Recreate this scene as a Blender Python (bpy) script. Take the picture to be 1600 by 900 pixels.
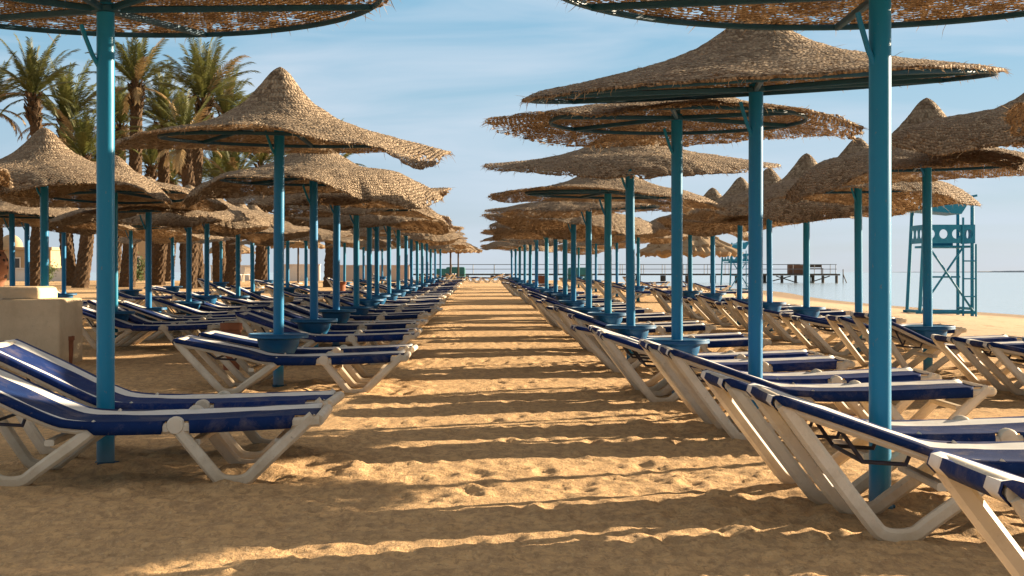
import bpy, math, random
import numpy as np
from mathutils import Vector

R = math.radians
PI = math.pi
for o in list(bpy.data.objects):
    bpy.data.objects.remove(o)
SC = bpy.context.scene
COL = SC.collection

# ------------------------------------------------------------------ camera, sky, sun, exposure
F = 2250.0 / 1600.0                       # focal length in picture widths
cam_d = bpy.data.cameras.new("camera")
cam = bpy.data.objects.new("camera", cam_d)
COL.objects.link(cam)
cam.location = (0, 0, 1.0)
cam.rotation_euler = (R(90), 0, 0)
cam_d.sensor_width = 36
cam_d.lens = 36 * F
cam_d.shift_x = 52 / 1600
cam_d.shift_y = -25 / 1600
cam_d.clip_start = 0.1
cam_d.clip_end = 20000
SC.camera = cam

SUN_EL, SUN_AZ = 14.0, 64.0               # azimuth measured from +Y towards +X
w = bpy.data.worlds.new("World")
SC.world = w
w.use_nodes = True
nt = w.node_tree
nt.nodes.clear()
wo = nt.nodes.new("ShaderNodeOutputWorld")
bg = nt.nodes.new("ShaderNodeBackground")
sky = nt.nodes.new("ShaderNodeTexSky")
sky.sky_type = 'NISHITA'
sky.sun_disc = False
sky.sun_elevation = R(SUN_EL)
sky.sun_rotation = R(SUN_AZ)
sky.air_density = 1.0
sky.dust_density = 0.35
sky.ozone_density = 2.2
bg.inputs[1].default_value = 0.05
# thin cirrus wisps
tc = nt.nodes.new("ShaderNodeTexCoord")
mp = nt.nodes.new("ShaderNodeMapping")
mp.inputs['Scale'].default_value = (2.2, 2.2, 16.0)
mp.inputs['Rotation'].default_value = (0, R(5), 0)
nz = nt.nodes.new("ShaderNodeTexNoise")
nz.inputs['Scale'].default_value = 2.1
nz.inputs['Detail'].default_value = 5
nz.inputs['Roughness'].default_value = 0.5
nz.inputs['Distortion'].default_value = 0.5
cr = nt.nodes.new("ShaderNodeValToRGB")
cr.color_ramp.elements[0].position = 0.42
cr.color_ramp.elements[0].color = (0, 0, 0, 1)
cr.color_ramp.elements[1].position = 0.78
cr.color_ramp.elements[1].color = (0.8, 0.8, 0.8, 1)
mx = nt.nodes.new("ShaderNodeMix")
mx.data_type = 'RGBA'
mx.inputs[7].default_value = (3.5, 4.0, 4.6, 1)
nt.links.new(tc.outputs['Generated'], mp.inputs[0])
nt.links.new(mp.outputs[0], nz.inputs['Vector'])
nt.links.new(nz.outputs['Fac'], cr.inputs[0])
nt.links.new(cr.outputs[0], mx.inputs[0])
# sea haze: the lowest band of the sky is pale blue, above it deeper blue up to the top of frame
sx = nt.nodes.new("ShaderNodeSeparateXYZ")
nt.links.new(tc.outputs['Generated'], sx.inputs[0])
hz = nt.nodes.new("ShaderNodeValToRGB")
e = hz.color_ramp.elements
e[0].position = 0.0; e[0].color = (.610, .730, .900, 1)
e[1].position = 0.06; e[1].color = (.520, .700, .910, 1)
for p_, c_ in ((.12, (.42, .67, .88)), (.19, (.25, .58, .84)), (.34, (.48, .54, .58)), (.6, (.93, .79, .62))):  # highest stops lie out of frame: made-up warm sky added to lift sand shadows
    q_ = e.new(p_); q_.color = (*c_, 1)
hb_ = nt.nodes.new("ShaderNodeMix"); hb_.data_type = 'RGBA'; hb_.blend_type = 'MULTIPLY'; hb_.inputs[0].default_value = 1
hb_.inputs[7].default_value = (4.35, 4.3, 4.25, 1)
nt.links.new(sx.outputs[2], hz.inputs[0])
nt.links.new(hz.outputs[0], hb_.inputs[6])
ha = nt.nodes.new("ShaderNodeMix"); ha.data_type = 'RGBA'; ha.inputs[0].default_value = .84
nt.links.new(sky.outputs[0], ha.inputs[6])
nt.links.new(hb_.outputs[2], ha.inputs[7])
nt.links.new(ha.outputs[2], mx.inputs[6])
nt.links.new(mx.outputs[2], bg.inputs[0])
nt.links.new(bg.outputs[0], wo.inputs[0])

sd = bpy.data.lights.new("sun", 'SUN')
sd.energy = 5.0
sd.angle = R(0.5)
sd.color = (1.0, 0.80, 0.56)
sun = bpy.data.objects.new("sun", sd)
COL.objects.link(sun)
tov = Vector((math.sin(R(SUN_AZ)) * math.cos(R(SUN_EL)), math.cos(R(SUN_AZ)) * math.cos(R(SUN_EL)), math.sin(R(SUN_EL))))
sun.rotation_euler = tov.to_track_quat('Z', 'Y').to_euler()
sun.location = (20, 10, 12)

SC.view_settings.view_transform = 'Standard'
SC.view_settings.look = 'None'
SC.view_settings.exposure = 1.95
SC.view_settings.gamma = 1
SC.view_settings.use_curve_mapping = False
SC.render.engine = 'CYCLES'
SC.cycles.max_bounces = 7
SC.cycles.transparent_max_bounces = 16
SC.cycles.caustics_reflective = False
SC.cycles.caustics_refractive = False

# ------------------------------------------------------------------ materials
def newmat(name):
    m = bpy.data.materials.new(name)
    m.use_nodes = True
    n = m.node_tree
    n.nodes.clear()
    out = n.nodes.new("ShaderNodeOutputMaterial")
    return m, n, out

class NB:
    """tiny node builder"""
    def __init__(s, n): s.n = n
    def node(s, t, **kw):
        x = s.n.nodes.new(t)
        for k, v in kw.items(): setattr(x, k, v)
        return x
    def val(s, sock, v):
        if hasattr(v, 'is_linked') or hasattr(v, 'links'): s.n.links.new(v, sock)
        else: sock.default_value = v
    def math(s, op, a, b=None, c=None, clamp=False):
        x = s.node("ShaderNodeMath", operation=op, use_clamp=clamp)
        s.val(x.inputs[0], a)
        if b is not None: s.val(x.inputs[1], b)
        if c is not None: s.val(x.inputs[2], c)
        return x.outputs[0]
    def noise(s, vec, scale, detail=3, rough=.5, dist=0):
        x = s.node("ShaderNodeTexNoise")
        if vec is not None: s.n.links.new(vec, x.inputs['Vector'])
        x.inputs['Scale'].default_value = scale
        x.inputs['Detail'].default_value = detail
        x.inputs['Roughness'].default_value = rough
        x.inputs['Distortion'].default_value = dist
        return x.outputs['Fac']
    def ramp(s, fac, stops):
        x = s.node("ShaderNodeValToRGB")
        e = x.color_ramp.elements
        while len(e) < len(stops): e.new(0.5)
        for i, (p, c) in enumerate(stops):
            e[i].position = p
            e[i].color = (c, c, c, 1) if isinstance(c, (int, float)) else (*c, 1)
        s.n.links.new(fac, x.inputs[0])
        return x.outputs[0]
    def mix(s, fac, a, b, mode='MIX'):
        x = s.node("ShaderNodeMix", data_type='RGBA', blend_type=mode)
        s.val(x.inputs[0], fac)
        for i, v in ((6, a), (7, b)):
            if isinstance(v, tuple): x.inputs[i].default_value = (*v, 1)
            else: s.n.links.new(v, x.inputs[i])
        return x.outputs[2]
    def bump(s, h, strength=.5, dist=.02, normal=None):
        x = s.node("ShaderNodeBump")
        x.inputs['Strength'].default_value = strength
        x.inputs['Distance'].default_value = dist
        s.n.links.new(h, x.inputs['Height'])
        if normal is not None: s.n.links.new(normal, x.inputs['Normal'])
        return x.outputs[0]
    def link(s, a, b): s.n.links.new(a, b)

def simple(name, c1, c2, scale=6, rough=.6, spec=.3, bumps=0.0, bscale=60, bdist=.004, rvar=0.0, trans=0.0, rand=0.0, metal=0.0, dust=None):
    """noise-mottled principled material"""
    m, n, out = newmat(name)
    b = NB(n)
    tc = b.node("ShaderNodeTexCoord").outputs['Object']
    f = b.noise(tc, scale, 5, .6)
    col = b.mix(b.ramp(f, [(.3, 0.), (.7, 1.)]), c1, c2)
    if rand:
        oi = b.node("ShaderNodeObjectInfo").outputs['Random']
        hs = b.node("ShaderNodeHueSaturation")
        b.link(col, hs.inputs['Color'])
        b.link(b.math('MULTIPLY_ADD', oi, 2 * rand, 1 - rand), hs.inputs['Value'])
        b.link(b.math('MULTIPLY_ADD', oi, .03 * rand, .5 - .015 * rand), hs.inputs['Hue'])
        col = hs.outputs[0]
    if dust:
        geo = b.node("ShaderNodeNewGeometry").outputs['Position']
        sx = b.node("ShaderNodeSeparateXYZ"); b.link(geo, sx.inputs[0])
        zz = b.math('MULTIPLY_ADD', b.noise(geo, 11, 5, .7), .20, sx.outputs[2])
        d1 = b.math('SUBTRACT', 1., b.math('MULTIPLY', b.math('SUBTRACT', zz, .10, clamp=True), 6, clamp=True), clamp=True)
        col = b.mix(b.math('MULTIPLY', d1, .7), col, (.46, .32, .17))
        col = b.mix(b.ramp(b.noise(geo, 5, 6, .75, .4), [(.50, 0.), (.74, dust)]), col, (.42, .32, .20))
        col = b.mix(b.ramp(b.noise(geo, 38, 3, .7), [(.66, 0.), (.72, dust)]), col, (.30, .24, .17))
    p = b.node("ShaderNodeBsdfPrincipled")
    b.link(col, p.inputs['Base Color'])
    p.inputs['Specular IOR Level'].default_value = spec
    p.inputs['Metallic'].default_value = metal
    b.val(p.inputs['Roughness'], b.math('MULTIPLY_ADD', f, rvar, rough - rvar / 2) if rvar else rough)
    if bumps:
        b.link(b.bump(b.noise(tc, bscale, 4, .6), bumps, bdist), p.inputs['Normal'])
    sh = p.outputs[0]
    if trans:
        t = b.node("ShaderNodeBsdfTranslucent")
        b.link(col, t.inputs[0])
        ms = b.node("ShaderNodeMixShader")
        ms.inputs[0].default_value = trans
        b.link(sh, ms.inputs[1]); b.link(t.outputs[0], ms.inputs[2])
        sh = ms.outputs[0]
    b.link(sh, out.inputs[0])
    return m

M = {}

def mat_paint():
    m, n, out = newmat("blue_pole_paint")
    b = NB(n)
    tc = b.node("ShaderNodeTexCoord").outputs['Object']
    oi = b.node("ShaderNodeObjectInfo").outputs['Random']
    mp = b.node("ShaderNodeMapping"); mp.inputs['Scale'].default_value = (14, 14, 2.2)
    b.link(tc, mp.inputs[0])
    streak = b.noise(mp.outputs[0], 2.2, 5, .65)
    base = b.mix(oi, (.002, .150, .37), (.004, .190, .31))
    col = b.mix(b.ramp(streak, [(.35, 0.), (.75, .55)]), base, (.008, .19, .33))
    spots = b.noise(tc, 42, 4, .7)
    col = b.mix(b.ramp(spots, [(.66, 0.), (.71, .7)]), col, (.14, .17, .17))
    col = b.mix(b.ramp(b.noise(mp.outputs[0], 5.5, 6, .75), [(.66, 0.), (.71, .55)]), col, (.12, .055, .025))
    # sandy dust close to the ground (local z of the pole is scaled, so use world position)
    geo = b.node("ShaderNodeNewGeometry").outputs['Position']
    sx = b.node("ShaderNodeSeparateXYZ"); b.link(geo, sx.inputs[0])
    zz = b.math('MULTIPLY_ADD', b.noise(tc, 9, 3), .12, sx.outputs[2])
    dust = b.math('SUBTRACT', 1., b.math('MULTIPLY', b.math('SUBTRACT', zz, .05, clamp=True), 6, clamp=True), clamp=True)
    col = b.mix(b.math('MULTIPLY', dust, .45), col, (.33, .24, .14))
    p = b.node("ShaderNodeBsdfPrincipled")
    b.link(col, p.inputs['Base Color'])
    b.link(b.math('MULTIPLY_ADD', streak, .3, .20), p.inputs['Roughness'])
    p.inputs['Specular IOR Level'].default_value = .28
    b.link(b.bump(streak, .12, .01), p.inputs['Normal'])
    b.link(p.outputs[0], out.inputs[0])
    return m
M['paint'] = mat_paint()
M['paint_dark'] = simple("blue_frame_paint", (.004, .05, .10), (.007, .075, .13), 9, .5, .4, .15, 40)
M['tray'] = simple("blue_tray_plastic", (.005, .085, .20), (.012, .13, .27), 7, .45, .4, .1, 30, rand=.15)
M['tower'] = simple("tower_blue_paint", (.008, .15, .27), (.02, .21, .32), 5, .55, .3, .15, 30)
M['plastic'] = simple("white_plastic", (.80, .73, .61), (.72, .63, .48), 5, .42, .4, .12, 26, rvar=.15, trans=.22, rand=.05, dust=.5)
M['navy'] = simple("navy_sling", (.003, .016, .085), (.006, .026, .115), 12, .75, .12, .3, 420, .002, rand=.25, dust=.22)
M['stripe'] = simple("white_sling_stripe", (.70, .69, .66), (.62, .60, .56), 8, .6, .3, .3, 420, .002, dust=.4)
M['dark'] = simple("dark_fitting", (.02, .02, .03), (.03, .03, .05), 20, .5, .3)
M['plaster'] = simple("cream_plaster", (.68, .53, .35), (.55, .42, .27), 3.5, .85, .15, .35, 22, .01, dust=.45)
M['wallwhite'] = simple("white_wall", (.72, .68, .62), (.62, .57, .50), 1.2, .85, .15, .3, 12, .01)
M['wallpink'] = simple("beige_wall", (.55, .44, .36), (.48, .38, .31), 1.2, .85, .15, .3, 12, .01)
M['clay'] = simple("terracotta", (.30, .11, .05), (.22, .085, .045), 9, .8, .2, .4, 40)
M['teal'] = simple("teal_canvas", (.03, .14, .15), (.045, .17, .17), 3, .8, .2, .5, 5, .05)
M['wood'] = simple("dark_wood", (.07, .055, .045), (.11, .085, .065), 6, .8, .2, .4, 30)
M['rust'] = simple("brown_crate", (.17, .08, .05), (.23, .12, .07), 4, .8, .2, .4, 20)
M['rail'] = simple("grey_railing", (.16, .17, .18), (.22, .22, .22), 4, .6, .3)
M['tanwall'] = simple("tan_stone", (.42, .31, .19), (.34, .25, .15), 1.5, .9, .1, .5, 6, .03)
M['glass'] = simple("dark_window", (.02, .025, .03), (.03, .035, .04), 2, .15, .5)
M['trunk'] = simple("palm_bark", (.055, .035, .02), (.11, .07, .04), 9, .9, .1, .8, 26, .03)
M['leaf'] = simple("palm_leaf", (.065, .083, .022), (.135, .132, .038), 1.6, .5, .35, trans=.32, rand=.15)
M['deadleaf'] = simple("dry_palm_leaf", (.26, .17, .075), (.33, .24, .12), 2, .7, .2, trans=.2)
M['bush'] = simple("bush_leaf", (.06, .10, .025), (.11, .14, .04), 2, .6, .3, trans=.25)
M['straw'] = simple("loose_straw", (.26, .18, .11), (.42, .31, .19), 5, .8, .15, trans=.25)

def mat_urn():
    m, n, out = newmat("pierced_clay")
    b = NB(n)
    tc = b.node("ShaderNodeTexCoord").outputs['Object']
    vo = b.node("ShaderNodeTexVoronoi"); vo.inputs['Scale'].default_value = 14; b.link(tc, vo.inputs['Vector'])
    c = b.mix(b.noise(tc, 8, 4), (.30, .13, .065), (.20, .085, .045))
    hole = b.ramp(vo.outputs['Distance'], [(.24, 1.), (.30, 0.)])
    c = b.mix(hole, c, (.03, .018, .012))
    p = b.node("ShaderNodeBsdfPrincipled"); b.link(c, p.inputs['Base Color']); p.inputs['Roughness'].default_value = .85
    b.link(b.bump(b.math('SUBTRACT', 1., hole), .8, .02), p.inputs['Normal'])
    b.link(p.outputs[0], out.inputs[0])
    return m
M['urn'] = mat_urn()

def mat_thatch(bias=0.0):
    """basket weave: courses around the hat, every course a run of slanted strands"""
    m, n, out = newmat("woven_reed")
    b = NB(n)
    uv = b.node("ShaderNodeUVMap", uv_map="weave").outputs[0]
    tco = b.node("ShaderNodeTexCoord").outputs['Object']
    wob = b.noise(tco, 7, 3, .6)
    fin = b.noise(tco, 60, 3, .6)
    s = b.node("ShaderNodeSeparateXYZ"); b.link(uv, s.inputs[0])
    pitch = .034
    v0 = b.math('ADD', s.outputs[1], b.math('MULTIPLY_ADD', wob, .05, b.math('MULTIPLY_ADD', fin, .010, -.03)))
    v = b.math('DIVIDE', v0, pitch)
    row = b.math('FLOOR', v)
    fr = b.math('FRACT', v)
    rr = b.math('MULTIPLY', b.math('ADD', row, .5), pitch)
    par = b.math('MULTIPLY_ADD', b.math('MODULO', row, 2.), 2., -1.)
    arc = b.math('MULTIPLY', b.math('MULTIPLY', s.outputs[0], 2 * PI), rr)
    ss = b.math('DIVIDE', b.math('ADD', arc, b.math('MULTIPLY', b.math('MULTIPLY', fr, par), .020)), .031)
    ss = b.math('ADD', ss, b.math('MULTIPLY_ADD', fin, .9, b.math('MULTIPLY', wob, 2.)))
    ss = b.math('ADD', ss, b.math('MULTIPLY', b.math('FRACT', b.math('MULTIPLY', row, .6180)), 1.))
    cell = b.math('FLOOR', ss)
    fs = b.math('FRACT', ss)
    hr = b.math('SINE', b.math('MULTIPLY', fr, PI))
    hs = b.math('SINE', b.math('MULTIPLY', fs, PI))
    h = b.math('MULTIPLY', b.math('POWER', hr, .6), b.math('MULTIPLY_ADD', b.math('POWER', hs, .7), .75, .25))
    h = b.math('ADD', h, b.math('MULTIPLY', fin, .35))
    wn = b.node("ShaderNodeTexWhiteNoise", noise_dimensions='2D')
    cv = b.node("ShaderNodeCombineXYZ"); b.link(cell, cv.inputs[0]); b.link(row, cv.inputs[1])
    b.link(cv.outputs[0], wn.inputs['Vector'])
    oi = b.node("ShaderNodeObjectInfo").outputs['Random']
    big = b.noise(tco, 1.7, 4, .6)
    c = b.mix(wn.outputs['Value'], (.135, .088, .050), (.53, .41, .275))
    c = b.mix(b.ramp(big, [(.35, 0.), (.7, .7)]), c, (.35, .265, .18))
    c = b.mix(b.math('MULTIPLY', oi, .35), c, (.22, .155, .10))
    p = b.node("ShaderNodeBsdfPrincipled")
    b.link(c, p.inputs['Base Color'])
    p.inputs['Roughness'].default_value = .75
    p.inputs['Specular IOR Level'].default_value = .2
    nrm = b.bump(h, 1., .030)
    b.link(nrm, p.inputs['Normal'])
    t = b.node("ShaderNodeBsdfTranslucent")
    b.link(b.mix(.5, c, (.50, .24, .07)), t.inputs[0])
    b.link(nrm, t.inputs['Normal'])
    m1 = b.node("ShaderNodeMixShader"); m1.inputs[0].default_value = .18
    b.link(p.outputs[0], m1.inputs[1]); b.link(t.outputs[0], m1.inputs[2])
    # holes where two courses part
    gap = b.math('MULTIPLY', b.math('SUBTRACT', .75, hr, clamp=True), b.math('SUBTRACT', 1.1, hs, clamp=True))
    patch = b.noise(tco, 5, 3, .6)
    edge = b.math('MULTIPLY_ADD', s.outputs[1], .30, -.13 + bias)
    gap = b.math('ADD', gap, b.math('MULTIPLY_ADD', patch, .8, -.40))
    gap = b.math('ADD', gap, b.math('MULTIPLY_ADD', wn.outputs['Value'], .35, -.30))
    gap = b.math('ADD', gap, edge)
    hole = b.ramp(gap, [(.36, 0.), (.40, 1.)])
    tr = b.node("ShaderNodeBsdfTransparent")
    m2 = b.node("ShaderNodeMixShader")
    b.link(hole, m2.inputs[0]); b.link(m1.outputs[0], m2.inputs[1]); b.link(tr.outputs[0], m2.inputs[2])
    b.link(m2.outputs[0], out.inputs[0])
    return m
M['thatch'] = mat_thatch()
M['thatch_open'] = mat_thatch(.065)

def mat_sand():
    m, n, out = newmat("beach_sand")
    b = NB(n)
    tc = b.node("ShaderNodeTexCoord").outputs['Object']
    f1 = b.noise(tc, .7, 5, .6)
    f2 = b.noise(tc, 9, 5, .65)
    f3 = b.noise(tc, 260, 2, .6)
    c = b.mix(b.ramp(f1, [(.35, 0.), (.65, 1.)]), (.68, .435, .21), (.60, .37, .17))
    c = b.mix(b.ramp(f2, [(.42, 0.), (.66, .85)]), c, (.37, .235, .12))
    m2 = b.node("ShaderNodeMapping"); m2.inputs['Scale'].default_value = (1, .42, 1); m2.inputs['Rotation'].default_value = (0, 0, .25)
    b.link(tc, m2.inputs[0])
    c = b.mix(b.ramp(b.noise(m2.outputs[0], 26, 5, .75, .3), [(.49, 0.), (.62, .75)]), c, (.27, .165, .08))
    c = b.mix(b.ramp(b.noise(m2.outputs[0], 9, 6, .75, .6), [(.51, 0.), (.62, .6)]), c, (.31, .19, .095))
    c = b.mix(b.ramp(b.noise(m2.outputs[0], 60, 3, .7), [(.58, 0.), (.72, .6)]), c, (.70, .53, .32))
    c = b.mix(b.ramp(f3, [(.3, .0), (.8, .35)]), c, (.64, .50, .32))
    mp = b.node("ShaderNodeMapping"); mp.inputs['Scale'].default_value = (1, 1.6, 1)
    b.link(tc, mp.inputs[0])
    vo = b.noise(mp.outputs[0], 22, 6, .7, .3)
    nrm = b.bump(vo, .9, .020)
    vn = b.noise(m2.outputs[0], 60, 4, .7, .2)
    nrm = b.bump(vn, .8, .012, nrm)
    nrm = b.bump(f3, .35, .004, nrm)
    # paler dry sand on the open beach, dark bits of weed and shell near the water
    sx = b.node("ShaderNodeSeparateXYZ"); b.link(tc, sx.inputs[0])
    op = b.math('MULTIPLY', b.math('SUBTRACT', b.math('MULTIPLY_ADD', f1, 3., sx.outputs[0]), 7.5, clamp=True), .65)
    c = b.mix(op, c, (.60, .455, .32))
    m3 = b.node("ShaderNodeMapping"); m3.inputs['Scale'].default_value = (1, .35, 1); b.link(tc, m3.inputs[0])
    c = b.mix(b.math('MULTIPLY', op, b.ramp(b.noise(m3.outputs[0], 3.2, 6, .75, .5), [(.54, 0.), (.66, 1.)])), c, (.26, .18, .11))
    wet = b.math('MULTIPLY', b.math('SUBTRACT', b.math('MULTIPLY_ADD', f2, .05, -.045), sx.outputs[2], clamp=True), 22, clamp=True)
    c = b.mix(b.math('MULTIPLY', wet, .75), c, (.22, .155, .10))
    p = b.node("ShaderNodeBsdfPrincipled")
    b.link(c, p.inputs['Base Color'])
    p.inputs['Roughness'].default_value = .95
    p.inputs['Specular IOR Level'].default_value = .1
    b.link(nrm, p.inputs['Normal'])
    b.link(p.outputs[0], out.inputs[0])
    return m
M['sand'] = mat_sand()

def mat_sea():
    m, n, out = newmat("calm_sea")
    b = NB(n)
    tc = b.node("ShaderNodeTexCoord").outputs['Object']
    mp = b.node("ShaderNodeMapping"); mp.inputs['Scale'].default_value = (.35, 1, 1)
    b.link(tc, mp.inputs[0])
    f = b.noise(mp.outputs[0], .9, 5, .65)
    p = b.node("ShaderNodeBsdfPrincipled")
    c = b.mix(b.noise(tc, .02, 3), (.36, .45, .53), (.44, .52, .58))
    b.link(c, p.inputs['Base Color'])
    p.inputs['Roughness'].default_value = .12
    p.inputs['IOR'].default_value = 1.33
    b.link(b.bump(f, .24, .25), p.inputs['Normal'])
    b.link(p.outputs[0], out.inputs[0])
    return m
M['sea'] = mat_sea()
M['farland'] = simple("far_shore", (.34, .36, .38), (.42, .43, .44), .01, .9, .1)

# ------------------------------------------------------------------ mesh helpers
class MB:
    def __init__(s): s.v, s.f, s.mi = [], [], []
    def add(s, vs, fs, mi=0):
        k = len(s.v)
        s.v += [tuple(p) for p in vs]
        s.f += [tuple(i + k for i in f) for f in fs]
        s.mi += [mi] * len(fs)
    def box(s, x0, x1, y0, y1, z0, z1, mi=0):
        s.add([(x0, y0, z0), (x1, y0, z0), (x1, y1, z0), (x0, y1, z0), (x0, y0, z1), (x1, y0, z1), (x1, y1, z1), (x0, y1, z1)],
              [(0, 3, 2, 1), (4, 5, 6, 7), (0, 1, 5, 4), (1, 2, 6, 5), (2, 3, 7, 6), (3, 0, 4, 7)], mi)
    def sweep(s, pts, prof, up=(0, 1, 0), closed=False, mi=0):
        P = [Vector(p) for p in pts]
        n, k = len(P), len(prof)
        U = Vector(up).normalized()
        vs, fs = [], []
        for i in range(n):
            a = P[i - 1] if (i > 0 or closed) else P[i]
            c = P[(i + 1) % n] if (i < n - 1 or closed) else P[i]
            t1 = (P[i] - a); t2 = (c - P[i])
            T = (t1.normalized() if t1.length > 1e-9 else Vector()) + (t2.normalized() if t2.length > 1e-9 else Vector())
            T.normalize()
            S = T.cross(U); S.normalize()
            V = S.cross(T)
            mit = 1.0
            if t1.length > 1e-9 and t2.length > 1e-9:
                mit = 1 / max(.6, math.sqrt(max(0, (1 + t1.normalized().dot(t2.normalized())) / 2)))
            for (q, r) in prof: vs.append(P[i] + S * q * mit + V * r)
        m = n if closed else n - 1
        for i in range(m):
            j = (i + 1) % n
            for q in range(k):
                q2 = (q + 1) % k
                fs.append((i * k + q, i * k + q2, j * k + q2, j * k + q))
        if not closed:
            fs.append(tuple(reversed(range(k))))
            fs.append(tuple((n - 1) * k + q for q in range(k)))
        s.add(vs, fs, mi)
    def bar(s, a, b, r, n=8, r2=None, mi=0):
        a, b = Vector(a), Vector(b)
        up = Vector((0, 0, 1)) if abs((b - a).normalized().z) < .9 else Vector((0, 1, 0))
        s.sweep([a, b], circ(r, n), up, mi=mi)
    def rbar(s, a, b, wd, ht, mi=0, up=None):
        a, b = Vector(a), Vector(b)
        u = Vector(up) if up else (Vector((0, 0, 1)) if abs((b - a).normalized().z) < .9 else Vector((0, 1, 0)))
        s.sweep([a, b], rrect(wd, ht, min(wd, ht) * .2), u, mi=mi)
    def lathe(s, prof, n=24, cx=0, cy=0, mi=0):
        vs, fs = [], []
        for (r, z) in prof:
            for i in range(n):
                a = 2 * PI * i / n
                vs.append((cx + r * math.cos(a), cy + r * math.sin(a), z))
        for j in range(len(prof) - 1):
            for i in range(n):
                i2 = (i + 1) % n
                fs.append((j * n + i, j * n + i2, (j + 1) * n + i2, (j + 1) * n + i))
        if prof[0][0] > 1e-6: fs.append(tuple(reversed(range(n))))
        if prof[-1][0] > 1e-6: fs.append(tuple((len(prof) - 1) * n + i for i in range(n)))
        s.add(vs, fs, mi)
    def build(s, name, mats, parent=None, sharp=40, loc=None, flat=False):
        me = bpy.data.meshes.new(name)
        me.from_pydata(s.v, [], s.f)
        if not isinstance(mats, (list, tuple)): mats = [mats]
        for m in mats: me.materials.append(m)
        if len(mats) > 1: me.polygons.foreach_set('material_index', s.mi)
        if not flat:
            me.polygons.foreach_set('use_smooth', [True] * len(me.polygons))
            me.set_sharp_from_angle(angle=R(sharp))
        me.update()
        return link(name, me, parent, loc)

def link(name, me, parent=None, loc=None):
    o = bpy.data.objects.new(name, me)
    COL.objects.link(o)
    if parent: o.parent = parent
    if loc: o.location = loc
    return o

def circ(r, n=8): return [(r * math.cos(2 * PI * i / n), r * math.sin(2 * PI * i / n)) for i in range(n)]
def rrect(w_, h_, c):
    a, b = w_ / 2, h_ / 2
    return [(-a + c, -b), (a - c, -b), (a, -b + c), (a, b - c), (a - c, b), (-a + c, b), (-a, b - c), (-a, -b + c)]
def chaikin(p, it=2):
    for _ in range(it):
        q = [p[0]]
        for a, b in zip(p[:-1], p[1:]):
            q.append(tuple(.75 * x + .25 * y for x, y in zip(a, b)))
            q.append(tuple(.25 * x + .75 * y for x, y in zip(a, b)))
        q.append(p[-1])
        p = q
    return p

def tag(o, label=None, cat=None, group=None, kind=None):
    if label: o['label'] = label
    if cat: o['category'] = cat
    if group: o['group'] = group
    if kind: o['kind'] = kind
    return o
def empty(name, loc, rz=0):
    o = bpy.data.objects.new(name, None)
    COL.objects.link(o)
    o.empty_display_size = .2
    o.location = loc
    o.rotation_euler = (0, 0, rz)
    return o
def copy_tree(o, parent=None):
    c = o.copy()
    COL.objects.link(c)
    if parent: c.parent = parent
    CH[c.name] = []
    for ch in CH.get(o.name, []):
        d = copy_tree(ch, c)
        CH[c.name].append(d)
    return c
CH = {}
def index_children(o):
    CH[o.name] = list(o.children)
    for c in o.children: index_children(c)

rng = np.random.default_rng(7)
TAB = rng.random((256, 256))
def vnoise(x, y, seed=0):
    x = np.asarray(x, float) + seed * 17.31
    y = np.asarray(y, float) + seed * 9.77
    xi = np.floor(x).astype(int); yi = np.floor(y).astype(int)
    fx = x - xi; fy = y - yi
    fx = fx * fx * (3 - 2 * fx); fy = fy * fy * (3 - 2 * fy)
    g = lambda a, b: TAB[a & 255, b & 255]
    return (g(xi, yi) * (1 - fx) + g(xi + 1, yi) * fx) * (1 - fy) + (g(xi, yi + 1) * (1 - fx) + g(xi + 1, yi + 1) * fx) * fy

# ------------------------------------------------------------------ ground, sea
SEA_Z = -0.12
def sm(a, b, x):
    t = np.clip((np.asarray(x, float) - a) / (b - a), 0, 1)
    return t * t * (3 - 2 * t)
def shore_x(y): return 15.6 + .035 * (np.asarray(y, float) - 42) + 1.2 * np.sin(np.asarray(y, float) / 11)
def gz(x, y):
    x = np.asarray(x, float); y = np.asarray(y, float)
    z = .0057 * np.clip(y - 12, 0, 68)
    z = z * (1 - sm(6, 15, x)) + .06 * sm(6, 9, x) * (1 - sm(11, 16, x))
    d = np.minimum(shore_x(y) - x, 114 + 2 * np.sin(x / 9) - y)
    t = sm(-1, 9, d)
    z = z * t + SEA_Z * (1 - t)
    return z - .12 * np.clip(-d, 0, 12) - .02 * (1 - sm(0, 3, d))
def gzf(x, y): return float(gz(x, y))

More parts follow.
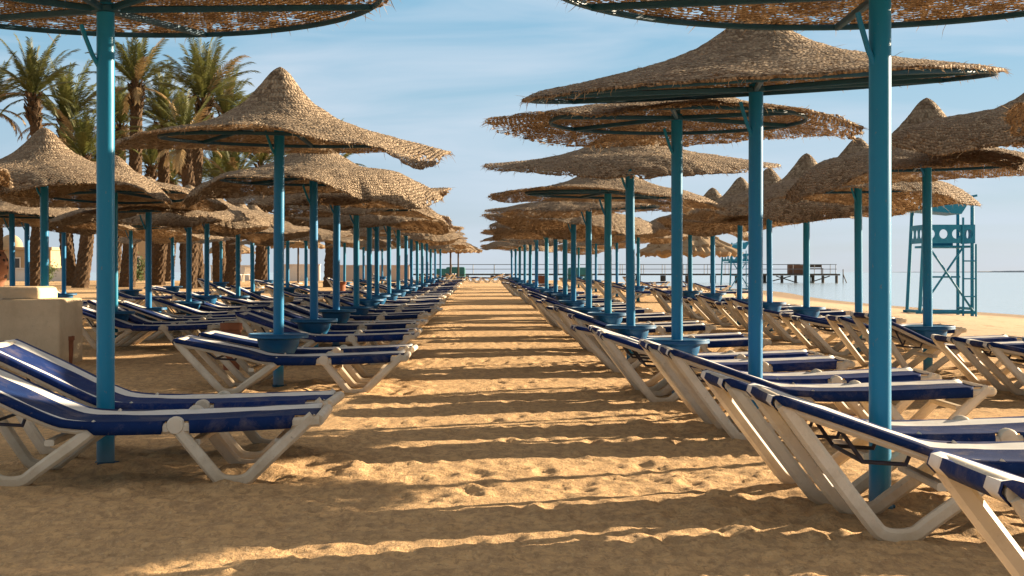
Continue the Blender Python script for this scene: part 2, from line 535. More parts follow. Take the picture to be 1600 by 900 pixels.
def build_ground():
    ys = [2.2]
    while ys[-1] < 30: ys.append(ys[-1] + max(.014, .019 * (ys[-1] / 5) ** 1.5))
    while ys[-1] < 160: ys.append(ys[-1] * 1.03 + .1)
    while ys[-1] < 6000: ys.append(ys[-1] * 1.5)
    ys = np.array([-3000., -300., -30., -8., -2., 0., 1.2] + ys)
    xr = [1.8]
    while xr[-1] < 4: xr.append(xr[-1] + .033)
    while xr[-1] < 30: xr.append(xr[-1] * 1.025 + .03)
    while xr[-1] < 6000: xr.append(xr[-1] * 1.7)
    xr = np.array(xr)
    xs = np.concatenate([-xr[::-1], np.arange(-1.78, 1.79, .024), xr])
    X, Y = np.meshgrid(xs, ys)
    Z = gz(X, Y)
    amp = sm(1.5, 2.5, Y) * (1 - sm(30, 70, Y)) * (1 - sm(10, 15, np.abs(X)))
    n1 = vnoise(X * .8, Y * .9, 1) - .5
    n2 = vnoise(X * 2.6, Y * 3.2, 2) - .5
    n3 = vnoise(X * 7, Y * 8, 3) - .5
    n4 = vnoise(X * 17, Y * 19, 4) - .5
    n5 = vnoise(X * 36, Y * 38, 6) - .5
    rough = .22 + .9 * sm(.45, .7, vnoise(X * .55, Y * .8, 5))
    Z = Z + amp * (.016 * n1 + .009 * n2 + (rough + .8 * sm(.65, 1.1, np.abs(X - .15) - .1)) * (.004 * n3 + .006 * n4 + .006 * n5))
    # footprints and scuffs trodden into the loose sand
    r = random.Random(5)
    for k in range(3400):
        if k < 1900: cx, cy = r.uniform(-.9, 1.3), 3.2 + 19 * r.random() ** 1.5
        else: cx, cy = r.uniform(-4, 5), 3.2 + 20 * r.random() ** 1.3
        a = r.gauss(PI / 2, .5) if r.random() < .7 else r.uniform(0, PI)
        L, W = r.uniform(.05, .14), r.uniform(.025, .055)
        dep = r.uniform(.0015, .0065)
        j0, j1 = np.searchsorted(ys, [cy - .3, cy + .3]); i0, i1 = np.searchsorted(xs, [cx - .3, cx + .3])
        x = X[j0:j1, i0:i1] - cx; y = Y[j0:j1, i0:i1] - cy
        u = (x * math.cos(a) + y * math.sin(a)) / L; v = (-x * math.sin(a) + y * math.cos(a)) / W
        d = np.sqrt(u * u + v * v)
        Z[j0:j1, i0:i1] += dep * (-np.exp(-(d ** 4)) + .35 * np.exp(-((d - 1.35) / .3) ** 2))
    for k in range(9000):      # crumbs and clods kicked up round the legs
        sd2 = r.choice((-1, 1))
        cx, cy = sd2 * (.75 + abs(r.gauss(.55, .6))) + .15, 3.2 + 14 * r.random() ** 1.4
        if r.random() < .04: cx = r.uniform(-.8, 1.1)
        q_ = r.uniform(.012, .03); hgt = r.uniform(.003, .010)
        j0, j1 = np.searchsorted(ys, [cy - .1, cy + .1]); i0, i1 = np.searchsorted(xs, [cx - .1, cx + .1])
        d2 = ((X[j0:j1, i0:i1] - cx) ** 2 + (Y[j0:j1, i0:i1] - cy) ** 2) / (q_ * q_)
        Z[j0:j1, i0:i1] += hgt * np.exp(-d2)
    # single tracks of shoes and bare feet walking along the aisle
    for wk in range(15):
        cx, cy, hd = r.uniform(-.7, 1.0), r.uniform(2.8, 6), r.gauss(PI / 2, .10)
        dep0 = r.uniform(.007, .014)
        for st in range(34):
            cx += .64 * math.cos(hd); cy += .64 * math.sin(hd); hd += r.gauss(0, .05)
            if r.random() < .18: continue
            sx_ = (1 if st % 2 else -1) * .09
            fx, fy = cx + sx_ * math.sin(hd), cy - sx_ * math.cos(hd)
            a = hd + r.gauss(0, .12)
            j0, j1 = np.searchsorted(ys, [fy - .3, fy + .3]); i0, i1 = np.searchsorted(xs, [fx - .3, fx + .3])
            if j1 - j0 < 3: continue
            x = X[j0:j1, i0:i1] - fx; y = Y[j0:j1, i0:i1] - fy
            u = x * math.cos(a) + y * math.sin(a); v = -x * math.sin(a) + y * math.cos(a)
            heel = np.sqrt(((u + .075) / .055) ** 2 + (v / .038) ** 2); ball = np.sqrt(((u - .055) / .075) ** 2 + (v / .048) ** 2)
            hole = np.maximum(np.exp(-heel ** 4), np.exp(-ball ** 4))
            d = np.sqrt((u / .15) ** 2 + (v / .065) ** 2)
            Z[j0:j1, i0:i1] += dep0 * r.uniform(.6, 1.2) * (-hole + .4 * np.exp(-((d - 1.15) / .2) ** 2))
    # sand pushed up round legs and poles
    for q_, (fx, fy) in enumerate(FEET + POLES):
        pole = q_ >= len(FEET)
        j0, j1 = np.searchsorted(ys, [fy - .6, fy + .6]); i0, i1 = np.searchsorted(xs, [fx - .6, fx + .6])
        x = X[j0:j1, i0:i1] - fx; y = Y[j0:j1, i0:i1] - fy
        d = np.sqrt((x / (1 if pole else 1.35)) ** 2 + y ** 2)
        nn = .4 + 1.2 * vnoise(X[j0:j1, i0:i1] * 9, Y[j0:j1, i0:i1] * 9, 8)
        Z[j0:j1, i0:i1] += nn * ((.030 if pole else .020) * np.exp(-(d / .13) ** 2) - .010 * np.exp(-((d - .26) / .09) ** 2) + .012 * np.exp(-((d - .42) / .09) ** 2) * (nn - .8))
    ny, nx = X.shape
    co = np.stack([X, Y, Z], -1).reshape(-1, 3)
    idx = np.arange(nx * ny).reshape(ny, nx)
    q = np.stack([idx[:-1, :-1], idx[:-1, 1:], idx[1:, 1:], idx[1:, :-1]], -1).reshape(-1, 4)
    me = bpy.data.meshes.new("sand_ground")
    me.vertices.add(len(co)); me.vertices.foreach_set('co', co.ravel())
    me.loops.add(q.size); me.loops.foreach_set('vertex_index', q.ravel())
    me.polygons.add(len(q)); me.polygons.foreach_set('loop_start', np.arange(0, q.size, 4))
    me.polygons.foreach_set('loop_total', np.full(len(q), 4))
    me.polygons.foreach_set('use_smooth', np.ones(len(q), bool))
    me.materials.append(M['sand'])
    me.update(calc_edges=True); me.validate()
    tag(link("sand_ground", me), kind='structure')
FEET, POLES = [], []

mb = MB()
mb.add([(-9000, 60, SEA_Z), (-9000, 12000, SEA_Z), (9000, 12000, SEA_Z), (9000, -3000, SEA_Z), (12, -3000, SEA_Z), (12, 60, SEA_Z)],
       [(0, 5, 2, 1), (5, 4, 3, 2)])
tag(mb.build("sea", M['sea'], flat=True), kind='structure')

mb = MB()
r = random.Random(3)
pts = []
for i in range(260):
    x = 1150 + i * 14
    pts.append((x, 4200 + 60 * math.sin(i * .1), max(.6, 3.2 + 4.5 * (vnoise(i * .13, 2.5, 1) - .3) + r.uniform(0, 2.2)) * min(1, i / 40)))
vs, fs = [], []
for (x, y, z) in pts: vs += [(x, y, -2), (x, y, z), (x, y + 120, z * .8), (x, y + 120, -2)]
for i in range(len(pts) - 1):
    a, c = i * 4, i * 4 + 4
    fs += [(a, c, c + 1, a + 1), (a + 1, c + 1, c + 2, a + 2), (a + 2, c + 2, c + 3, a + 3)]
mb.add(vs, fs)
tag(mb.build("far_hills", M['farland']), kind='structure')

# ------------------------------------------------------------------ beach umbrella
PROF_S = [(0, 0), (.04, .010), (.09, .045), (.17, .13), (.30, .245), (.50, .345), (.75, .41), (1.05, .46), (1.25, .485), (1.5, .51)]
PROF_L = [(0, 0), (.05, .01), (.10, .035), (.20, .105), (.35, .20), (.55, .28), (.80, .345), (1.05, .395), (1.25, .43), (1.55, .48)]
APEX = .44

def canopy_mesh(seed, droop, big=False, R0=1.46, pk=1.0, nr=74, nt=216):
    """droop: 12 values (metres the free brim hangs) every 30 degrees from +X"""
    rs = np.random.default_rng(seed)
    prof = PROF_L if big else PROF_S
    rr = R0 - .03 if big else 1.02
    th = np.linspace(0, 2 * PI, nt + 1)
    d12 = np.array(list(droop) + [droop[0]])
    k = th / (2 * PI) * 12
    i0 = np.minimum(k.astype(int), 11); f = k - i0; f = f * f * (3 - 2 * f)
    D = d12[i0] * (1 - f) + d12[i0 + 1] * f
    ph = rs.uniform(0, 2 * PI, 8)
    wv = .3 if big else 1.
    Rm = R0 * (1 + wv * .012 * np.sin(3 * th + ph[0]) + wv * .010 * np.sin(5 * th + ph[1]) + .006 * np.sin(11 * th + ph[2]) + .004 * np.sin(23 * th + ph[3]))
    jit = rs.normal(0, .005 if big else .012, nt); Rm = Rm + np.append(jit, jit[0])
    q = np.linspace(0, 1, nr + 1) ** .9
    Q, TH = np.meshgrid(q, th, indexing='ij')
    RR = Q * Rm[None, :]
    pr = np.array(prof)
    Zp = -np.interp(RR, pr[:, 0], pr[:, 1]) * pk
    for _ in range(2):      # soften the profile's knees
        Zp[1:-1] = .25 * Zp[:-2] + .5 * Zp[1:-1] + .25 * Zp[2:]
    t = np.clip((RR - rr * .93) / (Rm[None, :] - rr * .93), 0, 1)
    Zp = Zp - D[None, :] * t ** 1.6
    Rx = RR - np.clip(D, 0, 1)[None, :] * .42 * t ** 2.2
    # sag between the ribs and general unevenness
    sag = np.sin(6 * TH + ph[4]) * (.002 if big else .006) * np.clip(RR / rr, 0, 1) ** 2
    Zp = Zp + sag + (.005 if big else .012) * (vnoise(np.cos(TH) * RR * 5 + 40, np.sin(TH) * RR * 5 + 40, seed) - .5) * 2 * np.clip(RR * 3, 0, 1)
    fine = rs.normal(0, .0022, Zp.shape); fine[:, -1] = fine[:, 0]
    Zp = Zp + fine * np.clip(RR * 6, 0, 1)
    X = Rx * np.cos(TH); Y = Rx * np.sin(TH); Z = Zp + APEX
    thick = .012 + .006 * np.clip((Q - .965) / .035, 0, 1)
    top = np.stack([X, Y, Z], -1)
    bot = np.stack([X, Y, Z - thick], -1)
    nv = (nr + 1) * (nt + 1)
    co = np.concatenate([top.reshape(-1, 3), bot.reshape(-1, 3)])
    idx = np.arange(nv).reshape(nr + 1, nt + 1)
    ft = np.stack([idx[:-1, :-1], idx[1:, :-1], idx[1:, 1:], idx[:-1, 1:]], -1).reshape(-1, 4)
    fb = ft[:, ::-1] + nv
    e = idx[-1]
    fe = np.stack([e[:-1], e[:-1] + nv, e[1:] + nv, e[1:]], -1)
    q4 = np.concatenate([ft, fb, fe])
    me = bpy.data.meshes.new("woven_canopy")
    me.vertices.add(len(co)); me.vertices.foreach_set('co', co.ravel())
    me.loops.add(q4.size); me.loops.foreach_set('vertex_index', q4.ravel())
    me.polygons.add(len(q4)); me.polygons.foreach_set('loop_start', np.arange(0, q4.size, 4))
    me.polygons.foreach_set('loop_total', np.full(len(q4), 4))
    me.polygons.foreach_set('use_smooth', np.ones(len(q4), bool))
    U = np.tile(np.stack([TH / (2 * PI), RR], -1).reshape(-1, 2), (2, 1))
    uvl = me.uv_layers.new(name="weave")
    uvl.data.foreach_set('uv', U[q4.ravel()].astype(np.float32).ravel())
    me.materials.append(M['thatch_open' if seed in (11, 15) else 'thatch'])
    me.update(calc_edges=True)
    # loose ends of reed along the brim and poking out of the weave
    hb = MB()
    rd = random.Random(seed + 50)
    for k2 in range(520):
        j = rd.randrange(nt)
        rim = k2 < 330
        i = nr - (0 if rim else rd.randrange(1, int(nr * .72)))
        p = Vector(top[i, j]) - Vector((0, 0, rd.uniform(0, .02) if rim else 0))
        a = th[j] + rd.gauss(0, .7)
        el = rd.gauss(-.25, .45) if rim else rd.gauss(.25, .25)
        L = abs(rd.gauss(.025, .018)) + .012
        if rd.random() < .05: L *= 2
        dr = Vector((math.cos(a) * math.cos(el), math.sin(a) * math.cos(el), math.sin(el)))
        sd_ = dr.cross(Vector((rd.uniform(-1, 1), rd.uniform(-1, 1), rd.uniform(-1, 1)))).normalized() * .0022
        mid = p + dr * L * .55 + Vector((0, 0, -.004))
        end = p + dr * L + Vector((rd.uniform(-.01, .01), rd.uniform(-.01, .01), -.02 * rd.random()))
        hb.add([p - sd_, p + sd_, mid + sd_ * .8, mid - sd_ * .8, end], [(0, 1, 2, 3), (3, 2, 4)])
    return me, hb

def make_umbrella(seed, droop, big=False, R0=1.46, pk=1.0):
    root = empty('beach_umbrella', (0, 0, 0))
    mb = MB(); mb.lathe([(.046, -.25), (.046, 1.0)], 24)
    mb.build('pole', M['paint'], root)
    mb = MB()
    mb.lathe([(.048, -.06), (.0535, -.02), (.0535, .018), (.050, .022)], 24)
    for a in (0.3, 2.4, 4.4):
        mb.bar((.05 * math.cos(a), .05 * math.sin(a), .012), (.070 * math.cos(a), .070 * math.sin(a), .012), .009, 6)
    mb.build('base_collar', M['paint_dark'], root)
    rr = R0 - .055 if big else 1.02
    zr = (APEX - .038 - .462 * pk) if big else (APEX - .040 - .458 * pk)
    mb = MB(); mb.lathe([(.05, -.05), (.075, -.045), (.075, -.02), (.05, -.015), (.03, 0), (.026, APEX - .09), (.012, APEX - .06)], 16)
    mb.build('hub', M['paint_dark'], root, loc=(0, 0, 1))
    for k in range(6):
        a = 2 * PI * k / 6 + .35
        mb = MB(); mb.rbar((.06 * math.cos(a), .06 * math.sin(a), -.03), (rr * math.cos(a), rr * math.sin(a), zr), .028, .034, up=(0, 0, 1))
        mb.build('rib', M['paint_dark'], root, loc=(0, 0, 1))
    mb = MB()
    mb.sweep([(rr * math.cos(2 * PI * i / 64), rr * math.sin(2 * PI * i / 64), zr) for i in range(64)], rrect(.022, .030, .006), (0, 0, 1), closed=True)
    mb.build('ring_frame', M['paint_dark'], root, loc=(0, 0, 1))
    mb = MB()
    mb.sweep([(-.03, -.02, -.33), (-.06, -.035, -.27), (-.095, -.055, -.17), (-.11, -.062, -.12)], circ(.012, 8), (0, 1, 0))
    mb.build('hook', M['paint'], root, loc=(0, 0, 1))
    me, hb = canopy_mesh(seed, droop, big, R0, pk)
    can = link('woven_canopy', me, root, (0, 0, 1))
    hb.build('loose_straw', M['straw'], can, flat=True)['kind'] = 'stuff'
    # drinks tray fixed round the pole
    mb = MB()
    mb.lathe([(.05, -.004), (.25, -.004), (.26, -.010), (.26, -.030), (.248, -.034), (.185, -.044), (.175, -.10), (.125, -.19), (.05, -.195)], 32)
    tr = mb.build('tray_table', M['tray'], root, loc=(0, 0, .46), sharp=30)
    mb = MB()
    mb.sweep([(.253 * math.cos(2 * PI * i / 40), .253 * math.sin(2 * PI * i / 40), -.003) for i in range(40)], circ(.006, 6), (0, 0, 1), closed=True)
    mb.build('tray_rim', M['tray'], tr)
    index_children(root)
    return root

rd = random.Random(21)
def rdroop(a, b): return [rd.uniform(a, b) for _ in range(12)]
#            +X   30   60   90  120  150  180  210  240  270  300  330
PROTO = {
 'flat1': (11, [.0] * 12, True, 1.485, .72),
 'flat2': (12, [.01, .01, .0, .0, .01, .01, .02, .02, .01, .01, .0, .01], True, 1.50, .92),
 'peak':  (13, [.05, .01, .00, .00, .00, .02, .07, .07, -.02, -.07, .04, .20], False, 1.52, 1.30),
 'curl':  (14, [.20, .08, .00, .04, .08, .14, .26, .20, .04, .06, .26, .34], False, 1.49),
 'net':   (15, [.10, .03, .02, .05, .08, .04, -.04, .00, .06, .02, .03, .10], False, 1.50),
 'low':   (16, [.00, .02, .06, .04, .00, -.03, -.02, .06, .12, .15, .10, .04], False, 1.48),
 'wave':  (17, [-.05, .06, .16, .12, .02, -.03, .02, .12, .18, .18, .10, .00], False, 1.46),
 'fold':  (18, [.00, .06, .20, .24, .12, .10, .24, .26, .10, .06, .18, .12], False, 1.47, 1.1),
 'tall':  (20, [.10, .04, .04, .06, .12, .22, .34, .26, .08, .06, .16, .16], False, 1.48, 1.34),
 'cone':  (21, [.14, .20, .10, .03, .06, .16, .20, .10, .04, .12, .22, .20], False, 1.46, 1.24),
 'sag':   (19, [.20, .22, .12, .02, .02, .12, .14, .06, .04, .18, .24, .10], False, 1.45, .95),
}
protos = {k: make_umbrella(*v) for k, v in PROTO.items()}
used = set()
lean = random.Random(99)
ORD = ['', 'first', 'second', 'third', 'fourth', 'fifth', 'sixth', 'seventh', 'eighth', 'ninth', 'tenth', 'eleventh', 'twelfth', 'thirteenth',
       'fourteenth', 'fifteenth', 'sixteenth', 'seventeenth', 'eighteenth', 'nineteenth', 'twentieth']

def place_umbrella(kind, x, y, hub, rz=0, tilt=(0, 0), tray=True, label='', group='', tray_z=.46):
    p = protos[kind]
    if kind in used:
        o = copy_tree(p)
    else:
        o = copy_tree(p)
        used.add(kind)
    z = gzf(x, y)
    o.location = (x, y, z)
    lk = 0 if y < 8 else .005
    o.rotation_euler = (lean.gauss(0, lk), lean.gauss(0, lk), 0)
    if y < 18: POLES.append((x, y))
    h = hub - z
    for c in list(CH[o.name]):
        b = c.name.split('.')[0]
        if b == 'pole': c.scale = (1, 1, h)
        elif b == 'tray_table':
            c.location.z = tray_z
            if not tray:
                for g in CH.pop(c.name, []): bpy.data.objects.remove(g)
                bpy.data.objects.remove(c)
        elif b != 'base_collar':
            c.location.z = h
            if b != 'hook':
                c.rotation_euler = (tilt[0], tilt[1], rz)
    tag(o, label, 'beach umbrella', group)
    return o

# ------------------------------------------------------------------ sun lounger
def make_lounger(hz):
    """head at -x, foot at +x; hz = height of the head end"""
    root = empty('sun_lounger', (0, 0, 0))
    raw = [(-.93, hz), (-.62, .5 * hz + .170), (-.36, .352), (-.22, .305), (.30, .312), (.70, .330), (.93, .342)]
    pr = chaikin(raw, 2)
    # side rails
    for sy in (-1, 1):
        mb = MB()
        mb.sweep([(x, sy * .283, z - .035) for (x, z) in pr], rrect(.048, .042, .012))
        mb.build('side_rail', M['plastic'], root)
    zr = lambda x: float(np.interp(x, [p[0] for p in pr], [p[1] for p in pr]))
    # four V-shaped legs
    for sy in (-1, 1):
        for foot in (0, 1):
            if foot:
                path = [(.245, zr(.245) + .004), (.275, zr(.27) - .045), (.43, .075), (.475, .028), (.585, .028), (.63, .075), (.83, zr(.83) - .07), (.90, zr(.9) - .012)]
            else:
                path = [(-.925, hz - .03), (-.87, zr(-.87) - .09), (-.60, .08), (-.555, .03), (-.445, .03), (-.395, .075), (-.16, zr(-.16) - .07), (-.10, zr(-.1) - .012)]
            mb = MB()
            p3 = chaikin([(x, sy * .283, z) for x, z in path], 2)
            mb.sweep(p3, rrect(.058, .046, .013))
            if foot:     # rounded knuckle that shows above the sling
                mb.lathe([(0, -.026), (.036, -.026), (.042, -.018), (.042, .018), (.036, .026), (0, .026)], 20)
                k = 6 * 20
                for q in range(len(mb.v) - k, len(mb.v)):
                    x, y, z = mb.v[q]
                    mb.v[q] = (.262 + x, sy * .283 + z, zr(.26) - .022 + y)
            mb.build('leg', M['plastic'], root)
    for x, z in ((-.93, hz - .03), (.925, .31)):
        mb = MB(); mb.bar((x, -.28, z), (x, .28, z), .026, 12)
        mb.build('end_bar', M['plastic'], root)
    for x, z in ((-.33, .21), (.35, .21), (.74, .21)):
        mb = MB(); mb.rbar((x, -.262, z), (x, .262, z), .045, .03)
        mb.build('crossbar', M['plastic'], root)
    mb = MB()
    for sy in (-1, 1):
        mb.sweep([(-.70, sy * .235, zr(-.7) - .06), (-.62, sy * .235, .30), (-.46, sy * .235, .29), (-.44, sy * .235, .34)], circ(.008, 6))
    mb.bar((-.62, -.235, .30), (-.62, .235, .30), .008, 6)
    mb.build('recline_bracket', M['dark'], root)
    # striped sling wrapped over the rails
    xs = np.concatenate([np.linspace(-.935, -.14, 26), np.linspace(-.11, .20, 9), [.212, .318], np.linspace(.33, .80, 14), [.815, .86, .9]])
    prof = [(-.945, hz - .055, 0), (-.968, hz - .03, 0), (-.960, hz - .004, 0)] + [(x, zr(x) + .002, 1) for x in xs]
    cols = [-.318, -.3165, -.304, -.262, -.205, -.165, -.09, 0, .09, .165, .205, .262, .304, .3165, .318]
    vs = []
    for (x, z, fl) in prof:
        wrap = fl and (-.12 < x < .205 or .325 < x < .81)
        for c in cols:
            a = abs(c)
            cy, dz = c, 0
            head = fl and x <= -.12
            if a > .3175: dz = -.060 if wrap else (-.036 if head else -.004)
            elif a > .316: dz = -.018 if wrap else (-.014 if head else -.002)
            elif a < .27: dz = -.022 * (1 - (a / .27) ** 2) if fl else 0
            if not wrap and not head and a > .27: cy = math.copysign(.27 + (a - .302) * .3, c)
            if not fl: cy = max(-.275, min(.275, cy))
            if a < .29 and fl: dz += .007 * (float(vnoise(x * 9 + 30, c * 14 + 30, 3)) - .5)
            vs.append((x, cy, z + dz))
    nc = len(cols)
    mb = MB()
    for i in range(len(prof) - 1):
        for j in range(nc - 1):
            mid = abs((cols[j] + cols[j + 1]) / 2)
            mb.f.append((i * nc + j, i * nc + j + 1, (i + 1) * nc + j + 1, (i + 1) * nc + j))
            mb.mi.append(1 if .165 < mid < .262 else 0)
    mb.v = vs
    sl = mb.build('sling', [M['navy'], M['stripe']], root, sharp=60)
    so = sl.modifiers.new('thickness', 'SOLIDIFY')
    so.thickness = .005
    so.offset = 1
    index_children(root)
    return root
LP = {'hi': make_lounger(.55), 'lo': make_lounger(.465), 'up': make_lounger(.615)}
lr = random.Random(77)
def place_lounger(kind, x, y, rz, label, group):
    o = copy_tree(LP[kind])
    o.location = (x, y, gzf(x, y) - .006)
    o.rotation_euler = (lr.gauss(0, .006), lr.gauss(0, .004), rz)
    if y < 18:
        for fx in (-.50, .53):
            for fy in (-.283, .283):
                FEET.append((x + fx * math.cos(rz) - fy * math.sin(rz), y + fx * math.sin(rz) + fy * math.cos(rz)))
    tag(o, label, 'sun lounger', group)
    return o

# ------------------------------------------------------------------ the rows
S_ = 2250.0
def PX(px, Y): return (px - 748) * Y / S_
rk = ['curl', 'wave', 'fold', 'sag', 'low', 'net', 'peak']
LEFT1 = [(165, 7.45, 2.39, 'flat1', 0, (0, 0), False), (435, 12.5, 2.34, 'peak', 0, (R(2), R(1)), True), (491, 15.9, 2.08, 'curl', 0, (0, 0), True),
         (525, 18.6, 2.08, 'wave'), (557, 21.7, 2.05, 'sag'), (577, 24.6, 2.07, 'fold'), (589, 27.2, 2.1, 'curl'), (608, 30.2, 2.12, 'wave'),
         (622, 33.4, 2.1, 'low'), (634, 36.6, 2.2, 'sag'), (643, 40, 2.2, 'fold'), (652, 43.6, 2.2, 'wave'), (660, 47.5, 2.25, 'net'), (667, 51.5, 2.25, 'sag'),
         (673, 56, 2.25, 'fold'), (680, 61, 2.25, 'wave'), (688, 68, 2.25, 'low')]
RIGHT1 = [(1375, 6.05, 2.20, 'flat1', 1.1, (0, 0), False), (1180, 9.2, 2.20, 'flat2', 0, (R(5), R(-3.2)), False), (1058, 11.6, 2.27, 'net', 0, (0, 0), True),
          (986, 14.7, 2.16, 'low', 0, (R(2.5), 0), True), (950, 17.9, 2.02, 'low'), (920, 21.0, 2.0, 'net'), (896, 24.3, 1.98, 'curl'), (883, 27.1, 2.0, 'sag'),
          (868, 30.3, 2.05, 'fold'), (854, 34, 2.07, 'wave'), (838, 38.6, 2.1, 'low'), (828, 43, 2.1, 'sag'), (820, 48, 2.15, 'net'), (812, 53.5, 2.15, 'fold'),
          (806, 59.5, 2.15, 'wave'), (800, 66.5, 2.2, 'low')]
LEFT2 = [(-225, 13.6, 2.12, 'fold'), (70, 15.9, 2.16, 'fold'), (179, 18.4, 2.06, 'low'), (232, 20.6, 1.93, 'wave'), (295, 23.4, 1.98, 'sag'), (323, 26.0, 2.1, 'curl'),
         (372, 28.9, 2.05, 'peak'), (395, 31.8, 2.1, 'wave'), (449, 35.5, 2.1, 'low'), (478, 39.5, 2.12, 'sag'), (538, 48, 2.2, 'fold'), (568, 56, 2.2, 'low'), (597, 66, 2.25, 'wave')]
RIGHT2 = [(1945, 9.9, 2.10, 'sag'), (1650, 12.7, 2.24, 'curl'), (1450, 15.2, 2.27, 'tall', 0., (0, 0), True), (1342, 18.6, 2.18, 'cone', .3, (0, 0), True), (1260, 21.6, 2.22, 'tall', 1.2, (0, 0), True), (1203, 24.6, 2.22, 'cone', 2.5, (0, 0), True),
          (1155, 27.3, 2.24, 'tall', 5., (0, 0), True), (1114, 30.4, 2.22, 'cone', 4.2, (0, 0), True), (1079, 33.6, 2.2, 'tall', 3., (0, 0), True), (997, 43.4, 2.1, 'sag'), (964, 50, 2.1, 'low'), (931, 59, 2.15, 'wave'), (904, 69, 2.2, 'fold')]
LEFT3 = [(20, 23.6, 2.0, 'curl'), (43, 26.5, 2.1, 'wave'), (100, 29.5, 2.1, 'low'), (205, 33.8, 2.1, 'sag'), (270, 38.6, 2.15, 'fold'), (345, 46, 2.2, 'wave'), (420, 56, 2.2, 'low')]

def row(lst, side, group, lgroup, seed, foot_off, skip=(), umb_first=1):
    q = random.Random(seed)
    for i, rec in enumerate(lst):
        px, Y, hub, kind = rec[:4]
        if side.startswith('seaward'): Y *= .93
        x = PX(px, Y)
        rz, tilt, tray = (rec[4], rec[5], rec[6]) if len(rec) > 4 else (q.uniform(0, 6.28), (q.gauss(0, .02), q.gauss(0, .02)), True)
        if i > 3 and kind == rk: pass
        look = 'broad flat woven umbrella on a blue pole' if PROTO[kind][2] else q.choice(['woven straw umbrella with wavy brim', 'straw umbrella with drooping brim', 'peaked straw umbrella on blue pole'])
        if (side, i) in SPECIAL_U: lab = SPECIAL_U[(side, i)]
        else: lab = '%s, %s along the %s' % (look, ORD[i + 1], side)
        place_umbrella(kind, x, Y, hub, rz, tilt, tray, lab, group, .46 if i < 3 else q.uniform(.42, .50))
        near_y, far_y = Y - .47, Y + .47
        for k, (ly, wd) in enumerate(((near_y, 'before'), (far_y, 'behind'))):
            if (i, k) in skip: continue
            lx = x + foot_off + q.gauss(0, .02 if i < 3 else .05)
            if (side, i, k) in SPECIAL_L: lab2 = SPECIAL_L[(side, i, k)]
            else: lab2 = 'navy lounger %s the %s umbrella of the %s' % (wd, ORD[i + 1], side)
            rzl = q.gauss(0, .02 if i < 3 else .05)
            place_lounger('up' if i == 0 and side.startswith('row left') else 'hi' if i == 0 or (side.startswith('row right') and i < 3) else 'lo' if i == 1 else 'up' if (not side.startswith('row') and q.random() < .15) else ('hi', 'lo')[q.random() < .5], lx, ly + q.gauss(0, .03), rzl, lab2, lgroup)

SPECIAL_U = {
 ("row left of the aisle", 0): 'broad umbrella seen from below, its blue pole foremost at the left',
 ("row left of the aisle", 1): 'tall peaked straw umbrella over the second lounger pair left of the aisle',
 ("row left of the aisle", 2): 'straw umbrella with curling brim just behind the tall peaked one',
 ("row right of the aisle", 0): 'broad umbrella seen from below, its thick blue pole foremost at the right',
 ("row right of the aisle", 1): 'wide flat straw umbrella rimmed by a hoop, tilted, second on the right',
 ("row right of the aisle", 2): 'loosely netted straw umbrella half hidden by the wide tilted one',
}
SPECIAL_L = {
 ("row left of the aisle", 0, 0): 'large white and navy lounger at the left front, before the foremost pole',
 ("row left of the aisle", 0, 1): 'navy lounger right behind the foremost blue pole at the left',
 ("row right of the aisle", 0, 0): 'white framed lounger in front of the thick foremost pole at the right',
 ("row right of the aisle", 0, 1): 'lounger right behind the thick foremost pole at the right',
}
LG = 'white and navy sun loungers on the sand'
UG = 'straw beach umbrellas on blue poles'
row(LEFT1, "row left of the aisle", UG, LG, 1, .225)
row(RIGHT1, "row right of the aisle", UG, LG, 2, .32)
row(LEFT2, "second row left of the aisle", UG, LG, 3, .55, skip={(0, 0), (0, 1), (1, 0), (1, 1)})
row(RIGHT2, "seaward row at the right", UG, LG, 4, .15, skip={(0, 0), (0, 1)})
row(LEFT3, "third row left of the aisle", UG, LG, 5, .3, skip={(0, 0)})
# nearest lounger at the right edge (its own umbrella is out of the picture)
place_lounger('hi', 2.12, 3.42, R(-1), 'nearest lounger, cut off by the lower right edge', LG)
build_ground()
# loungers standing crosswise where the aisle ends
END = [(684, 78, 160, 'lounger turned askew at the far left end of the aisle'), (703, 82, 15, 'lounger second from the left at the far end of the aisle'),
       (722, 86, 10, 'lounger by the teal cover at the far end of the aisle'), (760, 80, 170, 'lounger at the right of the far end of the aisle'),
       (776, 83, 172, 'rightmost lounger at the far end of the aisle')]
for px, Y, a, lab in END:
    place_lounger('hi', PX(px, Y), Y, R(a), lab, LG)
# loungers out on the open beach
for px, Y, a, lab in [(1032, 49, 4, 'lounger on open sand left of the far blue tower'), (1100, 52, -5, 'lounger on open sand just below the far blue tower'),
                      (1010, 60, 8, 'lounger on the beach before the pier, left of the others'), (1135, 40, 3, 'lounger alone on the sand beyond the seaward row')]:
    place_lounger('hi', PX(px, Y), Y, R(a), lab, LG)

